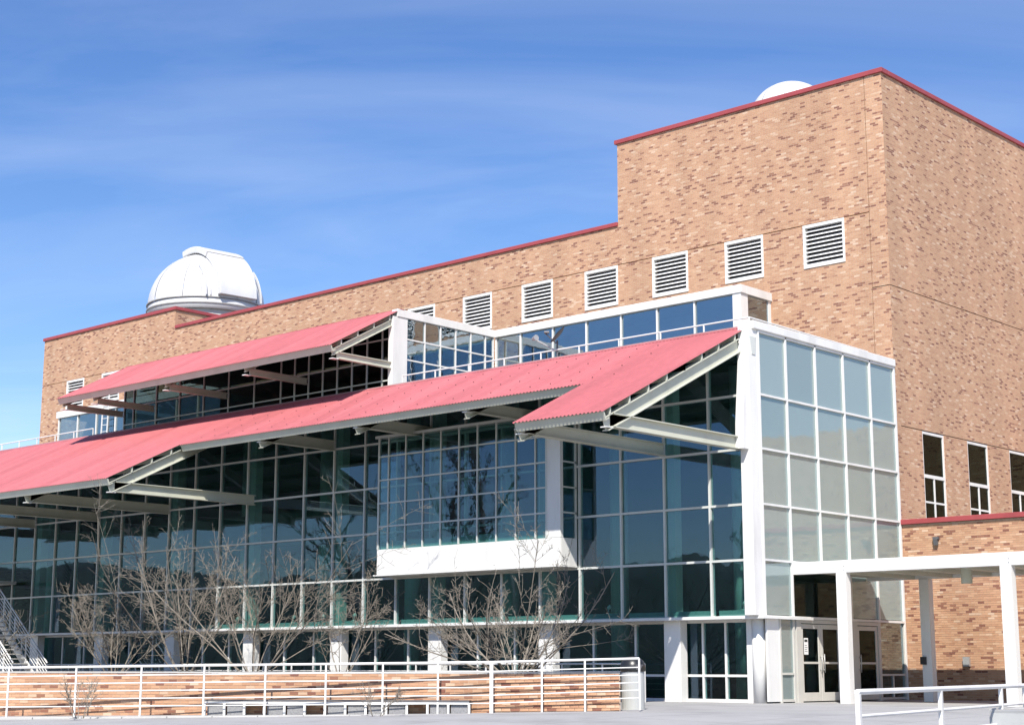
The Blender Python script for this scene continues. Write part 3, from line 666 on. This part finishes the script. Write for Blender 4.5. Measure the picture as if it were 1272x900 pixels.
railing('area_railing', 'white railing running close along the glass wall behind the planter trees', [(-40, yb_, 0), (-3.3, yb_, 0)], [1.06, 1.06], [(0, i/24) for i in range(25)], [1, .80, .60, .45, .30, .10], top_r=.026)
railing('entrance_railing', 'white two-rail railing with flat splayed posts standing on the open forecourt', [(14.38, -19.52, -.42), (12.3, -9.6, -.40)], [1.06, 1.05], [(0, .004), (0, .36), (0, .70), (0, .86)], [1, .72, .44], top_r=.036, rail_r=.024, post_w=.075)
railing('terrace_railing', 'low white rail along the red roof ridge and round the glazed corner', [(-14.6, .32, 10.5), (-.34, .32, 10.5), (-.34, 6.9, 10.5)], [.31, .28, .24], [(0, i/9) for i in range(9)]+[(1, i/5) for i in range(6)], [1], top_r=.024)
railing('terrace_railing', 'low white rail on the red roof ridge at the far end below the ladder', [(-45, .32, 10.5), (-33.4, .32, 10.5)], [.34, .34], [(0, i/8) for i in range(9)], [1], top_r=.024)

# ------------------------------------------------------------------ satellite dish
sd_ = thing('satellite_dish', (-7.6, .35, 10.5), 'small grey satellite dish on a short mast at the roof ridge', 'satellite dish')
part('mast', MB().tube((-7.6, .35, 10.4), (-7.6, .35, 11.1), .03, n=8), 'slab_dark', sd_)
mb = MB(); c = Vector((-7.45, .25, 11.22)); ax = Vector((-.55, -.45, .62)).normalized(); t1 = ax.cross(Vector((0, 0, 1))).normalized(); t2 = t1.cross(ax); n = 20; rings = 5
for side in (0, 1):
    for j in range(rings+1):
        rr = .33*j/rings
        for i in range(n): mb.v.append(tuple(c+t1*(rr*.85*math.cos(2*math.pi*i/n))+t2*(rr*math.sin(2*math.pi*i/n))+ax*(.55*rr*rr-.012*side)))
    o_ = side*(rings+1)*n
    for j in range(rings):
        for i in range(n):
            q = (o_+j*n+i, o_+j*n+(i+1) % n, o_+(j+1)*n+(i+1) % n, o_+(j+1)*n+i); mb.f.append(q if side == 0 else q[::-1])
part('reflector', mb, 'slab_dark', sd_, smooth=True)
part('feed_arm', MB().tube((-7.6, .3, 11.0), tuple(c+ax*.42-t2*.22+Vector((-.0, 0, 0))), .018, n=6).tube(tuple(c+ax*.42-t2*.22), tuple(c+ax*.3-t2*.12), .045, n=8), 'slab_dark', sd_)
h2 = Vector((-8.5, .3, 11.25)); part('horn', MB().tube((-7.6, .35, 10.75), tuple(h2), .022, n=6).tube(tuple(h2-Vector((.08, 0, -.02))), tuple(h2+Vector((.1, -.04, .04))), .06, .10, n=10), 'grey_metal', sd_)

# ------------------------------------------------------------------ entrance canopy
EC = thing('entrance_canopy', (6, 4, 0), 'flat white steel walkway canopy on slim posts by the glass entrance', 'canopy')
CYF, CYR = 1.68, 5.72
bev(part('front_beam', MB().box(.055, 15, CYF-.10, CYF+.10, 3.52, 3.86), 'white_paint', EC), .012)
part('rear_beam', MB().box(.055, 15, CYR-.10, CYR+.06, 3.50, 3.72), 'white_paint', EC)
part('deck', MB().box(.056, 15, CYF+.102, CYR-.102, 3.60, 3.70), 'shaded_steel_paint', EC)
for x in [1.6+1.2*i for i in range(11)]: part('cross_beam', MB().box(x-.05, x+.05, CYF+.103, CYR-.103, 3.50, 3.598), 'shaded_steel_paint', EC)
for x in (1.6, 6.4, 11.2):
    for y, xx in ((CYF, x), (CYR, x+.33)):
        m = MB(); w_ = .15; z1 = 3.517 if y == CYF else 3.497
        m.box(xx-w_, xx+w_, y-.13, y-.10, -.15, z1); m.box(xx-w_, xx+w_, y+.10, y+.13, -.15, z1); m.box(xx-.02, xx+.02, y-.10, y+.10, -.15, z1); m.box(xx+w_-.012, xx+w_+.002, y-.099, y+.099, -.15, z1)
        part('post', m, 'white_paint', EC)
        if y == CYF:
            b_ = MB()
            for zz in (3.60, 3.70): b_.tube((xx+.09, CYF-.099, zz), (xx+.09, CYF-.115, zz), .014, n=8)
            part('bolt', b_, 'grey_metal', EC)
part('downlight', MB().tube((4.6, 3.0, 3.18), (4.6, 3.0, 3.597), .15, n=20), 'shaded_steel_paint', EC, smooth=False)
part('card_reader', MB().box(1.93-.17, 1.93-.01, CYR-.22, CYR-.135, 1.05, 1.27), 'black_plastic', EC)

# ------------------------------------------------------------------ planter wall, bench, kerb
def wall_line(pts, z0, z1, name, parent, th=.30):
    m = MB()
    for a, b in zip(pts, pts[1:]):
        a_, b_ = Vector((*a, z0)), Vector((*b, z0)); d = (b_-a_).normalized(); nr = Vector((-d.y, d.x, 0))
        m.prism([a_, b_, b_+nr*th, a_+nr*th], (0, 0, z1-z0))
    return part(name, m, 'mortar', parent, uv=False)
W0, W1, W2 = (-9.85, -17.85), (.34, -11.12), (2.16, -8.90)
PW = thing('planter_wall', (-2, -12.5, 0), 'low tan brick planter wall behind the white plaza railing', 'wall')
wc = wall_line([W0, W1, W2], -.45, .80, 'wall_core', PW)
brick_stuff('brick_courses', W0, W1, -.40, .82, PW)
def brick_parts(a, b, z0, z1, parent):
    a, b = Vector(a), Vector(b); d = b-a; ln = d.length; d.normalize(); nr = Vector((d.y, -d.x)); rot = math.atan2(d.y, d.x); g = .0048
    me = MB().box(-BW/2+g, BW/2-g, -.02, .014, -BH/2+g, BH/2-g).mesh('brick', 'brick_piece'); half = MB().box(-BW/4+g, BW/4-g, -.02, .014, -BH/2+g, BH/2-g).mesh('brick', 'brick_piece'); cnt = 0
    for me_ in (me, half): pass
    r0, r1 = int(math.ceil(z0/BH)), int(math.floor(z1/BH)); n = int(ln/BW)
    for r in range(r0, r1):
        o2 = r % 2
        for c in range(n+o2):
            isH = o2 and c in (0, n)
            u = (c+.5)*BW if not o2 else (BW*.25 if c == 0 else (n*BW-BW*.25 if c == n else c*BW))
            p = a+d*u; k = link('brick', half if isH else me, parent); k.location = (p.x, p.y, (r+.5)*BH); k.rotation_euler = (random.uniform(-.006, .006), 0, rot); cnt += 1
    return cnt
wall_line([(W2[0]-.02, W2[1]+.02), (-5.0, -1.7)], -.4, .80, 'end_core', PW, th=.28)
brick_stuff('brick_courses', (W2[0]-.02, W2[1]+.02), (-5.0, -1.7), -.2, .82, PW)
NB = brick_parts(W1, W2, .0, .82, PW)
capm = MB()
for a, b in ((W0, W1), (W1, W2)):
    a_, b_ = Vector((*a, .815)), Vector((*b, .815)); d = (b_-a_).normalized(); nr = Vector((-d.y, d.x, 0)); capm.prism([a_-nr*.02, b_-nr*.02, b_+nr*.34, a_+nr*.34], (0, 0, .035))
part('mortar_cap', capm, 'kerb_concrete', PW)
soil = MB(); soil.prism([(x_, y_, -.4) for x_, y_ in ((W0[0]-12, W0[1]+9), (W0[0]+.05, W0[1]+.36), (W1[0]-.26, W1[1]+.28), (W2[0]-.4, W2[1]+.1), (-5.3, -2.0), (-34, -1.6))], (0, 0, 1.05)); tag(part('planter_soil', soil, 'soil'), kind='structure')
# kerb under the railing
ka, kb = Vector(A0), Vector(B0); d = (kb-ka).normalized(); nr = Vector((d.y, -d.x, 0)).normalized()
m = MB(); n = 12
for i in range(n):
    p = ka.lerp(kb, i/n)+d*.006; q = ka.lerp(kb, (i+1)/n)-d*.006
    a = [p-nr*.9, q-nr*.9, q+nr*.42, p+nr*.42]; k = MB(); k.prism([Vector((v.x, v.y, v.z-.6)) for v in a], (0, 0, .6))
    if i == 0: KB = thing('kerb_edging', tuple(ka.lerp(kb, .5)), 'pale concrete kerb edging carrying the white plaza railing', 'kerb')
    bev(part('kerb_stone', k, 'kerb_concrete', KB), .015)
# low bench between railing and wall
BN = thing('low_bench', (-2, -14, 0), 'long low bench with dark slab top and white legs against the brick planter wall', 'bench')
d = (Vector((*W1, 0))-Vector((*W0, 0))).normalized(); nr = Vector((d.y, -d.x, 0)); b1 = Vector((*W1, -.01))-d*.45+nr*.2; b0 = b1-d*6.0
m = MB(); m.bar(b0+Vector((0, 0, .235)), b1+Vector((0, 0, .235)), .30, .03); part('slab', m, 'slab_dark', BN)
m = MB(); m.bar(b0+nr*.12+Vector((0, 0, .19)), b1+nr*.12+Vector((0, 0, .19)), .03, .05); part('apron', m, 'white_paint', BN)
n = 13
for i in range(n+1):
    p = b0.lerp(b1, i/n)+nr*.12; part('leg', MB().bar(p-Vector((0, 0, .12)), p+Vector((0, 0, .165)), .05, .05, (d.x, d.y, 0)), 'white_paint', BN)
    if i < n and i not in (2, 5, 10):
        q = b0.lerp(b1, (i+1)/n)+nr*.12; part('panel', MB().bar(p+d*.05-nr*.06+Vector((0, 0, .03)), q-d*.05-nr*.06+Vector((0, 0, .03)), .03, .25), 'granite', BN)

# litter bin at the end of the wall
bx, by_ = 1.5, -7.6
LB = thing('litter_bin', (bx, by_, 0), 'pale cylindrical litter bin with black domed lid at the planter wall end', 'litter bin')
part('body', MB().lathe((bx, by_, 0), [(.0, -.1), (.27, -.1), (.27, .86), (.0, .86)], 24), 'bin_grey', LB, smooth=False)
part('lid', MB().lathe((bx, by_, .86), [(.29, 0), (.30, .05), (.29, .14), (.25, .24), (.17, .31), (.08, .345), (0, .35)], 24), 'black_plastic', LB, smooth=True)
part('flap', MB().box(bx+.10, bx+.29, by_-.18, by_+.02, .90, 1.02), 'slab_dark', LB)
# utility box by the forecourt railing
UB = thing('utility_box', (13.0, -12.0, -.4), 'grey utility box on a concrete plinth beside the forecourt railing', 'utility box')
part('plinth', MB().box(12.72, 13.3, -12.6, -11.6, -.6, .30), 'kerb_concrete', UB)
u_ = part('cabinet', MB().box(12.92, 13.8, -13.0, -12.65, -.6, .29), 'grey_metal', UB); bev(u_, .01)
part('cabinet_door', MB().box(12.97, 13.75, -13.015, -13.002, -.5, .24), 'bin_grey', UB)

# ------------------------------------------------------------------ outside stair at the far end
ST = thing('outside_stair', (-33.5, -2, 0), 'outside stair with white stringers and slanting many-barred handrails', 'stair')
s0, s1 = Vector((-37.9, 0, 4.55)), Vector((-32.4, 0, .1)); ns_ = 24
for k in range(ns_):
    t = (k+.5)/ns_; p = s0.lerp(s1, t); part('tread', MB().box(p.x-.14, p.x+.16, -3.5, -2.1, p.z-.04, p.z), 'kerb_concrete', ST)
for y in (-3.55, -2.05):
    m = MB(); m.bar(s0+Vector((0, y, -.12)), s1+Vector((0, y, -.12)), .06, .34); part('stringer', m, 'white_paint', ST)
    for k in range(6):
        h = .22+.16*k; m = MB(); m.tube(s0+Vector((0, y, h)), s1+Vector((.25, y, h)), .032 if k == 5 else .018, n=6); part('rail', m, 'white_paint', ST)
    for k in range(6):
        p = s0.lerp(s1, (k+.5)/6); part('post', MB().bar(p+Vector((0, y, -.05)), p+Vector((0, y, 1.02)), .05, .05, (1, 0, 0)), 'white_paint', ST)
part('landing', MB().box(-41, -37.9, -3.6, -.2, 4.45, 4.58), 'kerb_concrete', ST)
for yy in (-3.4, -.6): part('prop', MB().box(-40.6, -40.4, yy-.1, yy+.1, -.1, 4.45), 'white_paint', ST)

# ------------------------------------------------------------------ bare trees
def bare_tree(name, loc, label, group, stems, spread, height, seed, mat='bark_pale', r0=.045, levels=3, twig=.0055, single=False, kids=(8, 11), lean=(0, 0)):
    rnd = random.Random(seed); t = thing(name, loc, label, 'tree', group); trunk = MB(); crown = MB(); b = Vector(loc)
    def grow(mb, p, d, ln, r, lev):
        n = 5 if lev == 0 else 4; pts = [p]; dd = d.copy(); bend = Vector((rnd.uniform(-1, 1), rnd.uniform(-1, 1), rnd.uniform(-.5, .6)))*.14
        for i in range(n):
            dd = (dd+bend+Vector((rnd.uniform(-1, 1), rnd.uniform(-1, 1), rnd.uniform(-1, 1)))*.09+Vector((0, 0, .045))).normalized(); pts.append(pts[-1]+dd*(ln/n))
        re = max(twig*.7, r*.38)
        for i in range(n): mb.tube(pts[i], pts[i+1], r+(re-r)*i/n, r+(re-r)*(i+1)/n, n=5 if lev < 2 else 4, caps=False)
        if lev >= levels: return
        k = rnd.randint(*kids) if lev < 2 else rnd.randint(1, 2)
        for i in range(k):
            s = rnd.uniform(.22, .98) if lev else rnd.uniform(.28, .98); f = s*n; j = min(n-1, int(f)); q = pts[j].lerp(pts[j+1], f-j)
            base = (pts[j+1]-pts[j]).normalized(); side = base.cross(Vector((rnd.uniform(-1, 1), rnd.uniform(-1, 1), rnd.uniform(-1, 1)))).normalized()
            a = R(rnd.uniform(24, 52) if lev < 1 else rnd.uniform(38, 75)); nd = (base*math.cos(a)+side*math.sin(a)+Vector((0, 0, .10))).normalized()
            rr = max(twig, (r+(re-r)*s)*rnd.uniform(.42, .62)); sc_ = (rnd.uniform(.30, .62) if rnd.random() < .6 else rnd.uniform(.1, .25)) if lev == 0 else rnd.uniform(.12, .36); grow(crown, q, nd, ln*sc_*(1.1-.35*s), rr, lev+1)
    if single:
        grow(trunk, b-Vector((0, 0, .1)), Vector((lean[0], lean[1], 1)).normalized(), height, r0, 0)
    else:
        for i in range(stems):
            a = 2*math.pi*(i+rnd.uniform(-.3, .3))/stems; sp = spread*rnd.uniform(.35, 1.15)
            d = Vector((math.cos(a)*sp+lean[0], math.sin(a)*sp+lean[1], 1)).normalized()
            stem = MB(); grow(stem, b+Vector((math.cos(a)*.12, math.sin(a)*.12, -.1)), d, height/max(.45, d.z)*rnd.uniform(.72, 1.0)*.8, r0*rnd.uniform(.7, 1.1), 0); part('stem', stem, mat, t)
    if single: part('trunk', trunk, mat, t)
    part('crown', crown, mat, t); return t
GT = 'bare multi-stemmed trees in the planter'
bare_tree('bare_tree', (-5.9, -3.5, .6), 'bare wide-spreading multi-stemmed tree in front of the white bay window base', GT, 16, 1.9, 2.9, 3, r0=.030)
bare_tree('bare_tree', (-13.2, -3.5, .6), 'small slender bare tree left of the white bay window base', GT, 6, 1.1, 3.4, 12, r0=.025)
bare_tree('bare_tree', (-17.3, -3.6, .6), 'tall dense bare tree with pale stems in the middle of the planter', GT, 12, 1.15, 4.9, 23, r0=.030)
bare_tree('bare_tree', (-21.0, -3.6, .6), 'tallest bare tree, one long shoot reaching the canopy shadow on the glass', GT, 11, .95, 5.7, 31, r0=.030)
bare_tree('bare_tree', (-25.4, -3.5, .6), 'bare shrubby tree beside the outside stair', GT, 11, 1.25, 3.6, 44, r0=.026)
bare_tree('bare_tree', (-33.0, -4.6, .6), 'bare tree overhanging the outside stair handrails', GT, 6, .9, 3.9, 58, r0=.028)
GS = 'twiggy shrubs before the planter wall'
bare_tree('bare_shrub', (-.75, -13.55, .0), 'thin twiggy shrub sprouting before the brick wall above the bench', GS, 4, .8, .9, 71, r0=.010, levels=2, twig=.004)
bare_tree('bare_shrub', (-6.2, -17.3, -.05), 'thin twiggy shrub before the brick wall away from the bench', GS, 5, .9, 1.0, 77, r0=.010, levels=2, twig=.004)
# trees on the lawn opposite, seen only mirrored in the glass
GR = 'large bare trees mirrored in the glass'
for i, (x, y, h, s) in enumerate(((-26, -18.5, 14, 5), (-37, -27, 13, 6), (-50, -31, 12, 8), (-22, -30, 12, 9))):
    bare_tree('bare_tree', (x, y, gh(x, y)), ('large dark bare tree mirrored in the bay window panes', 'tall dark bare tree on the lawn facing the glass wall, far from the bay', 'dark bare tree standing beyond the other mirrored lawn trees', 'dark bare tree on the lawn mirrored beside the corner column')[i], GR, 1, 1, h, s, mat='bark_dark', r0=.26, levels=4, twig=.02, single=True, kids=(9, 13))
# wooded slope far across the campus, mirrored low in the glass
m = MB(); n = 90; rnd = random.Random(5)
for i in range(n+1):
    a = R(120+150*i/n); c, s = math.cos(a), math.sin(a)
    h = 16+1.6*math.sin(i*.31)+1.0*math.sin(i*.83+1)+rnd.uniform(-1.0, 1.0)
    for rr, z in ((150, -1.0), (165, h*.72), (190, h), (240, -1)): m.v.append((-12+rr*c, -8+rr*s if s < .35 else -8+rr*s, z))
for i in range(n):
    for j in range(3): m.f.append((i*4+j, (i+1)*4+j, (i+1)*4+j+1, i*4+j+1))
tag(part('hill', m, 'hill_wood', smooth=True), kind='structure')
print('bricks', NB)
